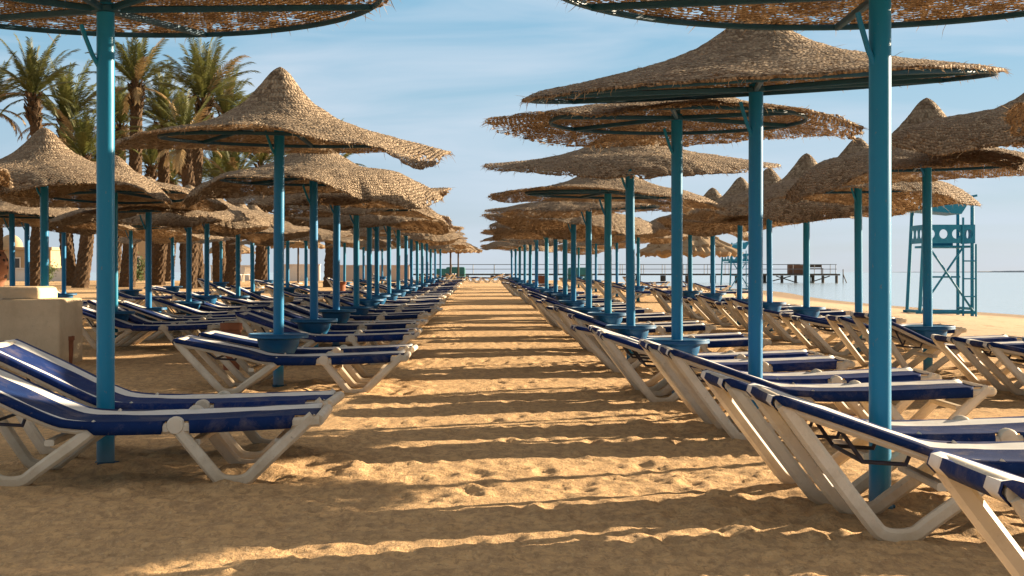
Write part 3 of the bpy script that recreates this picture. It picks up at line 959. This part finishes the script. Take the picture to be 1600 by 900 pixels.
# low thatched sunshade far off
def thatch_shade(px, Y, rim, label):
    x = PX(px, Y); z0 = gzf(x, Y)
    root = empty('thatched_sunshade', (x, Y, z0))
    mb = MB(); mb.lathe([(.06, -.2), (.05, rim - z0 + .35)], 14); mb.build('pole', M['wood'], root)
    mb = MB(); rs = random.Random(int(px))
    for t, (r0, r1, za, zb) in enumerate([(1.55, .9, .0, .28), (1.25, .6, .18, .48), (.9, 0.02, .38, .75)]):
        n = 90; vs = []; fs = []
        for i in range(n):
            a = 2 * PI * i / n; jr = r0 * (1 + rs.uniform(-.05, .04)); jz = rs.uniform(-.10, .03)
            vs += [(jr * math.cos(a), jr * math.sin(a), rim - z0 + za + jz), (r1 * math.cos(a), r1 * math.sin(a), rim - z0 + zb), (jr * .97 * math.cos(a), jr * .97 * math.sin(a), rim - z0 + za + jz - .1)]
        for i in range(n):
            a, c = 3 * i, 3 * ((i + 1) % n)
            fs += [(a, c, c + 1, a + 1), (a, a + 2, c + 2, c), (a + 2, a + 1, c + 1, c + 2)]
        mb.add(vs, fs)
    mb.build('thatch', M['straw'], root, flat=True)
    tag(root, label, 'sunshade')
thatch_shade(1077, 43, 1.62, 'low layered thatch sunshade beyond the seaward umbrella row')
for px, Y, rim, lab in [(360, 92, 2.35, 'distant thatch sunshade with a pointed roof between palm trunks'), (466, 82, 2.5, 'distant thatch sunshade before the white wall'),
                        (704, 88, 2.35, 'distant thatch sunshade left of the aisle end'), (716, 94, 2.4, 'distant thatch sunshade beside the teal cover at the aisle end')]:
    thatch_shade(px, Y, rim, lab)

for k in list(protos.values()) + list(LP.values()):      # the patterns themselves are not part of the beach
    for c in CH[k.name]:
        for g in CH.get(c.name, []): bpy.data.objects.remove(g)
        bpy.data.objects.remove(c)
    bpy.data.objects.remove(k)

# ------------------------------------------------------------------ palms
def palm_crown(seed):
    rs = random.Random(seed)
    live, dead = MB(), MB()
    def frond(az, e0, L, bend, mbx, wid):
        n = 26
        p = Vector((0, 0, 0)); e = e0
        H = Vector((math.cos(az), math.sin(az), 0)); W = Vector((-math.sin(az), math.cos(az), 0))
        tw = rs.uniform(-.5, .5)
        pts = []
        for i in range(n + 1):
            pts.append((p.copy(), e))
            st = L / n
            p = p + (H * math.cos(e) + Vector((0, 0, 1)) * math.sin(e)) * st
            e -= bend / n * (.4 + 1.5 * i / n)
        for i in range(n):
            (a, e1), (b_, e2) = pts[i], pts[i + 1]
            wv = W * (.022 * (1 - i / n) + .005)
            mbx.add([a - wv, a + wv, b_ + wv, b_ - wv], [(0, 1, 2, 3)])
            if i < 4: continue
            t = i / n
            T = (b_ - a).normalized()
            Nn = T.cross(W).normalized()
            ll = wid * (math.sin(min(1, (t - .08) * 1.25 + .12) * PI * .82) + .12)
            for sg in (-1, 1):
                for hh in (0, .5):
                    q = a + (b_ - a) * (hh + rs.uniform(-.1, .1))
                    d = (T * rs.uniform(.75, 1.05) + W * sg * math.cos(tw) * .75 - Nn * (.28 + sg * math.sin(tw) * .3) * rs.uniform(.6, 1.3)).normalized()
                    l = ll * rs.uniform(.75, 1.15)
                    m_ = q + d * l * .5; en = q + d * l + Vector((0, 0, -.10 * l))
                    wl = T * .024
                    mbx.add([q - wl * .5, q + wl * .5, m_ + wl, m_ - wl, en], [(0, 1, 2, 3), (3, 2, 4)])
    nl = 32
    for k in range(nl):
        u = k / nl
        az = k * 2.39996 + rs.uniform(-.3, .3)
        e0 = R(90 - 56 * u ** .95 + rs.uniform(-8, 8))
        frond(az, e0, rs.uniform(2.1, 3.1), R(14 + 48 * u) * rs.uniform(.7, 1.2), live if rs.random() > .05 else dead, rs.uniform(.42, .55))
    for k in range(6):
        frond(rs.uniform(0, 6.28), R(rs.uniform(-15, 25)), rs.uniform(1.6, 2.4), R(70), dead if rs.random() < .6 else live, .4)
    # sawn frond bases under the crown
    stub = MB()
    for k in range(70):
        z = -rs.uniform(0, 1.3); az = k * 2.39996
        a = Vector((.16 * math.cos(az), .16 * math.sin(az), z)); b_ = Vector((.42 * math.cos(az), .42 * math.sin(az), z + rs.uniform(.25, .5)))
        stub.rbar(a, b_, .11, .045)
    return live, dead, stub
crowns = []
for s in (1, 2, 3, 4):
    l, d, st = palm_crown(s)
    crowns.append((l.build('frond', M['leaf'], flat=True), d.build('frond', M['deadleaf'], flat=True), st.build('stub', M['trunk'], flat=True)))
def trunk_mesh(h, seed, r0=.33):
    rs = random.Random(seed)
    mb = MB(); n = 22; rows_ = int(h / .10)
    vs, fs = [], []
    lean = (rs.uniform(-.05, .05), rs.uniform(-.05, .05)); bow = rs.uniform(-.3, .3)
    def cen(z):
        t = z / h
        return lean[0] * h * t + bow * math.sin(t * PI) - 0, lean[1] * h * t
    ex, ey = cen(h)
    for i in range(rows_ + 1):
        z = h * i / rows_ - .15 * (i == 0)
        cx, cy = cen(max(0, z)); cx -= ex; cy -= ey
        t = i / rows_
        r = r0 * (1.12 - .32 * t + .14 * math.exp(-t * 14))
        for k in range(n):
            a = 2 * PI * k / n
            boot = .022 * (1 if (k + (i // 2)) % 2 else -.3) * (.7 if i % 2 else 1.2) + rs.uniform(-.025, .025)
            vs.append((cx + (r + boot) * math.cos(a), cy + (r + boot) * math.sin(a), z))
    for i in range(rows_):
        for k in range(n):
            k2 = (k + 1) % n
            fs.append((i * n + k, i * n + k2, (i + 1) * n + k2, (i + 1) * n + k))
    fs.append(tuple(rows_ * n + k for k in range(n)))
    mb.add(vs, fs)
    return mb
PALMS = [  # px of trunk, y of crown base, distance, crown scale, label
 (-18, 172, 68, 1.0, 'date palm cut off by the left edge of the picture'),
 (52, 152, 66, 1.0, 'tall date palm left of the foremost blue pole'),
 (103, 196, 70, 1.15, 'bushy date palm just left of the foremost blue pole'),
 (213, 136, 66, .95, 'tallest date palm, its top hidden behind the broad left umbrella'),
 (188, 200, 74, .9, 'date palm close right of the foremost pole, lower than its neighbour'),
 (254, 196, 72, 1.05, 'dense date palm between the tallest palm and the wide one'),
 (318, 160, 65, 1.1, 'wide date palm right of the others, crown against open sky'),
 (352, 186, 74, 1.0, 'rightmost date palm crown showing above the peaked umbrella'),
 (287, 232, 62, .9, 'shorter date palm whose crown fills the gap under the wide palm'),
 (236, 262, 82, .9, 'low date palm far behind the second row left'),
 (268, 285, 92, .8, 'smallest distant date palm behind the umbrellas'),
 (130, 250, 64, .9, 'date palm with dark trunk behind the foremost pole'),
 (408, 262, 72, .95, 'date palm half hidden behind the peaked straw umbrella'),
 (510, 275, 66, .9, 'date palm trunk standing between the left aisle poles'),
 (160, 275, 70, .8, 'palm trunk just right of the foremost blue pole, dark and rough'),
 (300, 292, 74, .75, 'slim palm trunk second left of the distant pointed sunshade'),
 (366, 290, 66, .75, 'palm trunk just right of the distant pointed sunshade'),
 (340, 285, 70, .8, 'thick palm trunk left of the distant pointed sunshade'),
]
cused = set()
for i, (px, y, Y, cs, lab) in enumerate(PALMS):
    x = PX(px, Y); z0 = gzf(x, Y)
    zt = 1 - (y - 425) * Y / S_
    root = empty('palm_tree', (x, Y, z0))
    tr = trunk_mesh(zt - z0, 100 + i, .30 if Y < 80 else .27).build('trunk', M['trunk'], root, flat=True)
    cr_ = empty('crown', (0, 0, zt - z0)); cr_.parent = root
    for src in crowns[i % 4]:
        c = src.copy(); COL.objects.link(c); c.parent = cr_
        if c.name.startswith('stub'): c.name = 'frond_stubs'
        else: c.name = 'dry_fronds' if c.data.materials[0] == M['deadleaf'] else 'green_fronds'
    cr_.scale = (cs, cs, cs)
    cr_.rotation_euler = (0, 0, i * 1.3)
    tag(root, lab, 'palm tree', 'date palms behind the umbrellas')
for t in crowns:
    for o in t: bpy.data.objects.remove(o)

# ------------------------------------------------------------------ left front: plaster pedestal, urn, pots
def bevel_block(mb, x0, x1, y0, y1, z0, z1, c):
    pts = []
    n = 4
    for (cx, cy, a0) in ((x1 - c, y1 - c, 0), (x0 + c, y1 - c, 90), (x0 + c, y0 + c, 180), (x1 - c, y0 + c, 270)):
        for k in range(n + 1):
            a = R(a0 + 90 * k / n); pts.append((cx + c * math.cos(a), cy + c * math.sin(a), c * math.cos(a), c * math.sin(a)))
    m = len(pts)
    vs = [(p[0], p[1], z0) for p in pts] + [(p[0], p[1], z1 - c) for p in pts]
    vs += [(p[0] - p[2] * .3, p[1] - p[3] * .3, z1 - c * .3) for p in pts] + [(p[0] - p[2], p[1] - p[3], z1) for p in pts]
    fs = []
    for l in range(3):
        for k in range(m):
            k2 = (k + 1) % m
            fs.append((l * m + k, l * m + k2, (l + 1) * m + k2, (l + 1) * m + k))
    fs.append(tuple(3 * m + k for k in range(m)))
    mb.add(vs, fs)
px0 = empty('plaster_pedestal', (-5.0, 14.9, gzf(-5, 14.9)))
mb = MB(); bevel_block(mb, -.0, .66, 0, .9, -.1, .70, .03); mb.build('base', M['plaster'], px0)
mb = MB(); bevel_block(mb, -1.3, -.003, .10, 1.0, -.1, .66, .03); mb.build('side_block', M['plaster'], px0)
mb = MB(); bevel_block(mb, -1.2, .42, .12, .80, .705, .83, .05); mb.build('top_step', M['plaster'], px0)
tag(px0, 'cream plaster pedestal with rounded top step at the left edge', 'pedestal')
ur = empty('clay_urn', (-5.19, 15.36, gzf(-5, 14.9) + .83))
mb = MB(); mb.lathe([(.11, 0), (.13, .02), (.155, .10), (.17, .2), (.165, .28), (.14, .34), (.12, .37), (.13, .385), (.10, .385), (.095, .34)], 28)
mb.build('body', M['urn'], ur)
tag(ur, 'pierced clay urn standing on the cream pedestal', 'urn')
def pot(x, y, h, r, label, m='clay', cat='clay pot'):
    mb = MB(); mb.lathe([(r * .75, -.05), (r * .8, .0), (r * .95, h * .5), (r, h * .85), (r * 1.12, h * .86), (r * 1.12, h), (r * .95, h), (r * .85, h * .7), (0, h * .68)], 22)
    o = mb.build('clay_pot', M[m]); o.location = (x, y, gzf(x, y))
    tag(o, label, cat, 'clay ash pots on the beach')
pot(-4.38, 15.3, .30, .075, 'tall clay pot against the side of the cream pedestal')
pot(-2.50, 14.55, .47, .10, 'reddish clay pot beside the head of a lounger, left of the aisle')
pot(-4.05, 42, .55, .17, 'dark clay pot right of the palm trunk between aisle poles')
pot(-3.75, 28.2, .42, .12, 'small clay pot among loungers of the second row left', 'tanwall')
pot(2.45, 55, .62, .2, 'dark clay pot far down the row right of the aisle')
def crate(x, y, z, w_, h_, label):
    root = empty('wooden_crate', (x, y, z))
    mb = MB(); mb.box(-w_ / 2, w_ / 2, -w_ / 2, w_ / 2, 0, h_); mb.build('box', M['rust'], root)
    mb = MB()
    for k in range(4): mb.box(-w_ / 2 - .02, w_ / 2 + .02, -w_ / 2 - .03, -w_ / 2 - .003, h_ * (k + .15) / 4, h_ * (k + .85) / 4)
    for s in (-1, 1): mb.box(s * w_ * .42 - .05, s * w_ * .42 + .05, -w_ / 2 - .06, -w_ / 2 - .033, .02, h_ - .02)
    mb.build('slats', M['rust'], root)
    tag(root, label, 'crate')
crate(PX(1046, 40), 40, gzf(5.3, 40), .38, .3, 'small brown crate on the sand beyond the right loungers')

# ------------------------------------------------------------------ lifeguard towers
def hole_panel(mb, n, cw, h, rad, T):
    """T maps (u, v, d) to a point: u along, v up, d through"""
    k = 24
    for c in range(n):
        cx = cw * (c + .5)
        ring = []
        for i in range(k):
            a = 2 * PI * i / k + PI / 4
            ca, sa = math.cos(a), math.sin(a)
            m_ = max(abs(ca), abs(sa))
            ring.append(((cx + ca / m_ * cw / 2, h / 2 + sa / m_ * h / 2), (cx + ca * rad, h / 2 + sa * rad)))
        vs = []
        for (o_, i_) in ring:
            for d in (0, .02):
                vs += [T(o_[0], o_[1], d), T(i_[0], i_[1], d)]
        fs = []
        for i in range(k):
            a, c2 = 4 * i, 4 * ((i + 1) % k)
            fs += [(a, c2, c2 + 1, a + 1), (a + 2, a + 3, c2 + 3, c2 + 2), (a + 1, c2 + 1, c2 + 3, a + 3), (a, a + 2, c2 + 2, c2)]
        mb.add(vs, fs)
def tower(x, y, rz, label):
    z0 = gzf(x, y)
    t = empty('lifeguard_tower', (x, y, z0), rz)
    t.scale = (.88, .88, 1)
    H = 2.62
    W2, D2 = .60, .55
    for (sx, sy, lx) in ((-1, -1, -.16), (1, -1, 0.0), (-1, 1, -.16), (1, 1, 0.0)):
        mb = MB(); mb.rbar((sx * W2 + lx, sy * D2, -.15), (sx * W2, sy * D2, H), .085, .085); mb.build('post', M['tower'], t)
    # raised boarding with round cut-outs
    mb = MB()
    hole_panel(mb, 4, .325, .42, .105, lambda u, v, d: (-.65 + u, -D2 - .068 + d, 1.62 + v)); mb.build('front_panel', M['tower'], t, sharp=30)
    for sx in (-1, 1):
        mb = MB()
        hole_panel(mb, 3, .34, .42, .105, lambda u, v, d: (sx * (W2 + .068) - (d if sx > 0 else -d), -.51 + u, 1.62 + v)); mb.build('side_panel', M['tower'], t, sharp=30)
    mb = MB(); mb.box(-W2 + .04, W2 - .04, -D2 + .04, D2 - .04, 1.52, 1.57); mb.build('platform', M['tower'], t)
    mb = MB(); mb.box(-.3, .3, .05, .42, 1.573, 1.66); mb.build('seat', M['tower'], t)
    
    # canopy board hung from the top frame
    mb = MB()
    mb.add([(-.95, -.62, 2.42), (.58, -.62, 2.66), (.58, .62, 2.66), (-.95, .62, 2.42), (-.95, -.62, 2.38), (.30, -.62, 2.28), (.30, .62, 2.28), (-.95, .62, 2.38)],
           [(0, 1, 2, 3), (4, 7, 6, 5), (0, 4, 5, 1), (1, 5, 6, 2), (2, 6, 7, 3), (3, 7, 4, 0)])
    mb.build('canopy', M['tower'], t, flat=True)
    for sy in (-1, 1):
        mb = MB(); mb.rbar((.36, sy * D2, 2.64), (.72, sy * D2, 2.70), .05, .05); mb.build('top_bar', M['tower'], t)
    for sy in (-1, 1):
        mb = MB(); yy = sy * D2
        if sy < 0:
            mb.rbar((-.5, yy - .04, 1.5), (W2, yy - .04, .1), .07, .04); mb.rbar((.35, yy + .04, 1.5), (-.66, yy + .04, .2), .07, .04)
            mb.rbar((-.62, yy, .86), (.28, yy, .86), .06, .04)
        mb.rbar((-.85, yy, .06), (W2 + .1, yy, .06), .07, .07)
        mb.build('brace', M['tower'], t)
    mb = MB(); mb.rbar((-.76, -D2, .08), (-.76, D2, .08), .06, .06); mb.rbar((W2, -D2, .14), (W2, D2, .14), .06, .06); mb.build('base_rail', M['tower'], t)
    ld = MB()
    ld.rbar((.33, -D2 - .10, -.1), (.33, -D2 - .10, 2.2), .05, .04); ld.rbar((.66, -D2 - .10, -.1), (.66, -D2 - .10, 1.60), .05, .04)
    la = ld.build('ladder', M['tower'], t)
    for z in (.42, .82, 1.22):
        rb = MB(); rb.rbar((.33, -D2 - .13, z), (.66, -D2 - .13, z), .035, .03); rb.build('rung', M['tower'], la)
    tag(t, label, 'lifeguard tower', 'blue lifeguard towers')
tower(PX(1472, 33), 33, 0, 'blue lifeguard tower with round cut-outs, near the shore at the right')
tower(PX(1150, 78), 78, R(20), 'distant blue lifeguard tower beyond the seaward umbrellas')

# ------------------------------------------------------------------ pier
PY = 150
pr = empty('pier', (0, PY, SEA_Z))
x0, x1 = PX(640, PY), PX(1303, PY)
mb = MB(); mb.box(x0, x1, -1.2, 1.2, .78, .95); mb.box(x1 - 9, x1, -2.6, -1.203, .76, .93); mb.build('deck', M['wood'], pr)
xx = x0 + 1
while xx < x1:
    for yy in (-.9, .9):
        mb = MB(); mb.lathe([(.17, -1.5), (.17, .76)], 10, xx, yy); mb.build('pile', M['wood'], pr)
    mb = MB(); mb.rbar((xx, -1.1, .66), (xx, 1.1, .66), .25, .2); mb.build('cross_beam', M['wood'], pr)
    xx += 2.6 if int(xx * 3) % 2 else 5.0
for k in range(7):
    q = x1 - .3 - k * 1.4
    mb = MB(); mb.lathe([(.15, -1.5), (.15, .75)], 10, q, -2.3); mb.build('pile', M['wood'], pr)
for yy in (-1.15, 1.15):
    mb = MB()
    n = int((x1 - x0) / 2.2)
    for k in range(n + 1):
        q = x0 + (x1 - x0 - .1) * k / n
        mb.bar((q, yy, .95), (q, yy, 1.9), .035, 6)
    for z in (1.42, 1.9): mb.bar((x0, yy, z), (x1, yy, z), .035, 6)
    mb.build('railing', M['rail'], pr)
mb = MB()
for a, b_ in ((-8, -5), (-4, -6.5), (-3.5, -1)):
    mb.bar((x1 + a, -2.3, -.1), (x1 + b_, -2.3, .7), .06, 6)
mb.bar((x1 + .4, -2.2, -.6), (x1 + .4, -2.2, 1.4), .05, 6); mb.bar((x1 + 1.0, -2.2, -.6), (x1 + .4, -2.2, .9), .05, 6)
mb.build('brace', M['wood'], pr)
tag(pr, 'long dark wooden pier with thin railing out on the sea', 'pier')
crate(PX(1240, PY), PY, SEA_Z + .95, 1.1, 1.0, 'left brown crate stacked near the end of the pier')
crate(PX(1252, PY), PY, SEA_Z + .95, 1.0, .9, 'right brown crate stacked near the end of the pier')
t = empty('bench_frame', (PX(1274, PY), PY, SEA_Z + .95))
mb = MB()
for sx in (-.7, .7):
    for sy in (-.3, .3): mb.bar((sx, sy, 0), (sx, sy, .95 if sy > 0 else .5), .05, 6)
mb.build('legs', M['wood'], t)
mb = MB(); mb.box(-.75, .75, -.35, .35, .5, .56); mb.build('seat', M['wood'], t)
mb = MB(); mb.box(-.75, .75, .30, .36, .65, .95); mb.build('backrest', M['wood'], t)
tag(t, 'dark bench at the outer end of the pier', 'bench')

# ------------------------------------------------------------------ walls, buildings and covers far behind
def low_wall(px0, px1, Y, h, m, label):
    xa, xb = PX(px0, Y), PX(px1, Y); z0 = gzf((xa + xb) / 2, Y)
    root = empty('low_wall', ((xa + xb) / 2, Y, z0)); w2 = (xb - xa) / 2
    mb = MB(); mb.box(-w2, w2, -.12, .12, -.3, h); mb.build('wall', M[m], root)
    mb = MB(); mb.box(-w2 - .04, w2 + .04, -.17, .17, h + .003, h + .09); mb.build('coping', M[m], root)
    tag(root, label, 'wall', 'low garden walls behind the beach')
low_wall(440, 500, 96, 1.05, 'wallwhite', 'cream low wall left of the palm trunk by the aisle')
low_wall(526, 640, 98, 1.0, 'wallpink', 'long beige low wall behind the left aisle poles')
low_wall(330, 420, 100, 1.0, 'wallwhite', 'white low wall behind the palm trunks')
low_wall(20, 130, 96, .8, 'wallwhite', 'white low wall in front of the pale building')
def cover(px, Y, w_, h_, label):
    x = PX(px, Y)
    root = empty('covered_stack', (x, Y, gzf(x, Y)))
    mb = MB(); bevel_block(mb, -w_ / 2, w_ / 2, -.5, .5, -.1, h_, .12); mb.build('canvas', M['teal'], root)
    mb = MB(); mb.sweep([(-w_ / 2 - .012, -.513, h_ * .45), (w_ / 2 + .012, -.513, h_ * .45), (w_ / 2 + .012, .513, h_ * .45), (-w_ / 2 - .012, .513, h_ * .45)], circ(.02, 6), (0, 0, 1), closed=True)
    mb.build('rope', M['wood'], root)
    tag(root, label, 'covered stack', 'teal canvas covers at the beach end')
cover(712, 97, 1.3, .95, 'teal canvas cover at the left of the far aisle end')
cover(690, 100, 1.0, .85, 'teal canvas cover farthest left behind the aisle poles')
cover(906, 92, 1.5, .9, 'teal canvas cover behind the right aisle poles')
def building(x, y, w_, d_, h_, m, label, dome=False, nwin=3):
    root = empty('building', (x, y, gzf(x, y)))
    mb = MB(); mb.box(-w_ / 2, w_ / 2, 0, d_, -.3, h_); mb.build('wall', M[m], root)
    mb = MB(); mb.box(-w_ / 2 - .12, w_ / 2 + .12, -.12, d_ + .12, h_ + .003, h_ + .22); rf = mb.build('roof', M[m], root)
    if dome:
        mb = MB(); mb.lathe([(.9 * math.cos(R(a)), h_ + .22 + 1.0 * math.sin(R(a))) for a in range(0, 91, 10)], 20, -w_ * .2, d_ / 2); mb.build('dome', M[m], rf)
    for k in range(nwin):
        cx = -w_ / 2 + w_ * (k + .5) / nwin
        fr = MB(); fr.box(cx - .36, cx + .36, -.06, -.003, .75, 1.75); fo = fr.build('window', M['wallwhite'], root)
        g = MB(); g.box(cx - .28, cx + .28, -.085, -.063, .83, 1.67); g.build('pane', M['glass'], fo)
    mb = MB(); mb.box(w_ * .1 - .4, w_ * .1 + .4, -.05, -.003, -.1, .0); mb.build('step', M[m], root)
    tag(root, label, 'building')
building(PX(25, 108), 108, 5.2, 4, 2.3, 'tanwall', 'low pale building with a small dome at the far left', True, 3)
building(PX(212, 104), 104, 1.9, 3, 3.2, 'tanwall', 'narrow tan hut between the palm trunks', False, 1)
rs = random.Random(8)
def bush(px, Y, h, label):
    x = PX(px, Y)
    root = empty('bush', (x, Y, gzf(x, Y)))
    st, lf = MB(), MB()
    for k in range(14):
        a = rs.uniform(0, 6.28); e = rs.uniform(.7, 1.5); L = h * rs.uniform(.6, 1)
        d = Vector((math.cos(a) * math.cos(e), math.sin(a) * math.cos(e), math.sin(e)))
        st.bar((0, 0, 0), d * L, .015, 5)
        for q in range(46):
            p = d * L * rs.uniform(.2, 1.05) + Vector((rs.gauss(0, .16), rs.gauss(0, .16), rs.gauss(0, .12)))
            u = Vector((rs.gauss(0, 1), rs.gauss(0, 1), rs.gauss(0, 1))).normalized(); v = u.orthogonal().normalized() * .035
            lf.add([p, p + u * .09 + v, p + u * .2, p + u * .09 - v], [(0, 1, 2, 3)])
    st.build('stems', M['trunk'], root); lf.build('leaves', M['bush'], root, flat=True)
    tag(root, label, 'bush', 'bushes among the palms')
bush(211, 80, 1.9, 'green bush in front of the narrow tan hut')
bush(70, 90, 1.2, 'small bush by the white wall at the far left')
def chair(px, Y, label):
    x = PX(px, Y)
    root = empty('white_chair', (x, Y, gzf(x, Y)), rs.uniform(0, 6))
    for sx in (-.22, .22):
        for sy in (-.22, .22):
            mb = MB(); mb.rbar((sx * 1.15, sy * 1.15, 0), (sx, sy, .43), .04, .04); mb.build('leg', M['plastic'], root)
    mb = MB(); bevel_block(mb, -.26, .26, -.26, .26, .43, .48, .012); mb.build('seat', M['plastic'], root)
    mb = MB()
    for k in range(5): mb.rbar((-.22 + .11 * k, .24, .483), (-.22 + .11 * k, .33, .88), .06, .02)
    mb.rbar((-.26, .335, .9), (.26, .335, .9), .06, .03); mb.build('backrest', M['plastic'], root)
    tag(root, label, 'chair', 'white chairs by the wall')
chair(357, 88, 'left white chair before the wall between palm trunks')
chair(369, 86, 'middle white chair before the wall between palm trunks')
chair(381, 89, 'right white chair before the wall between palm trunks')
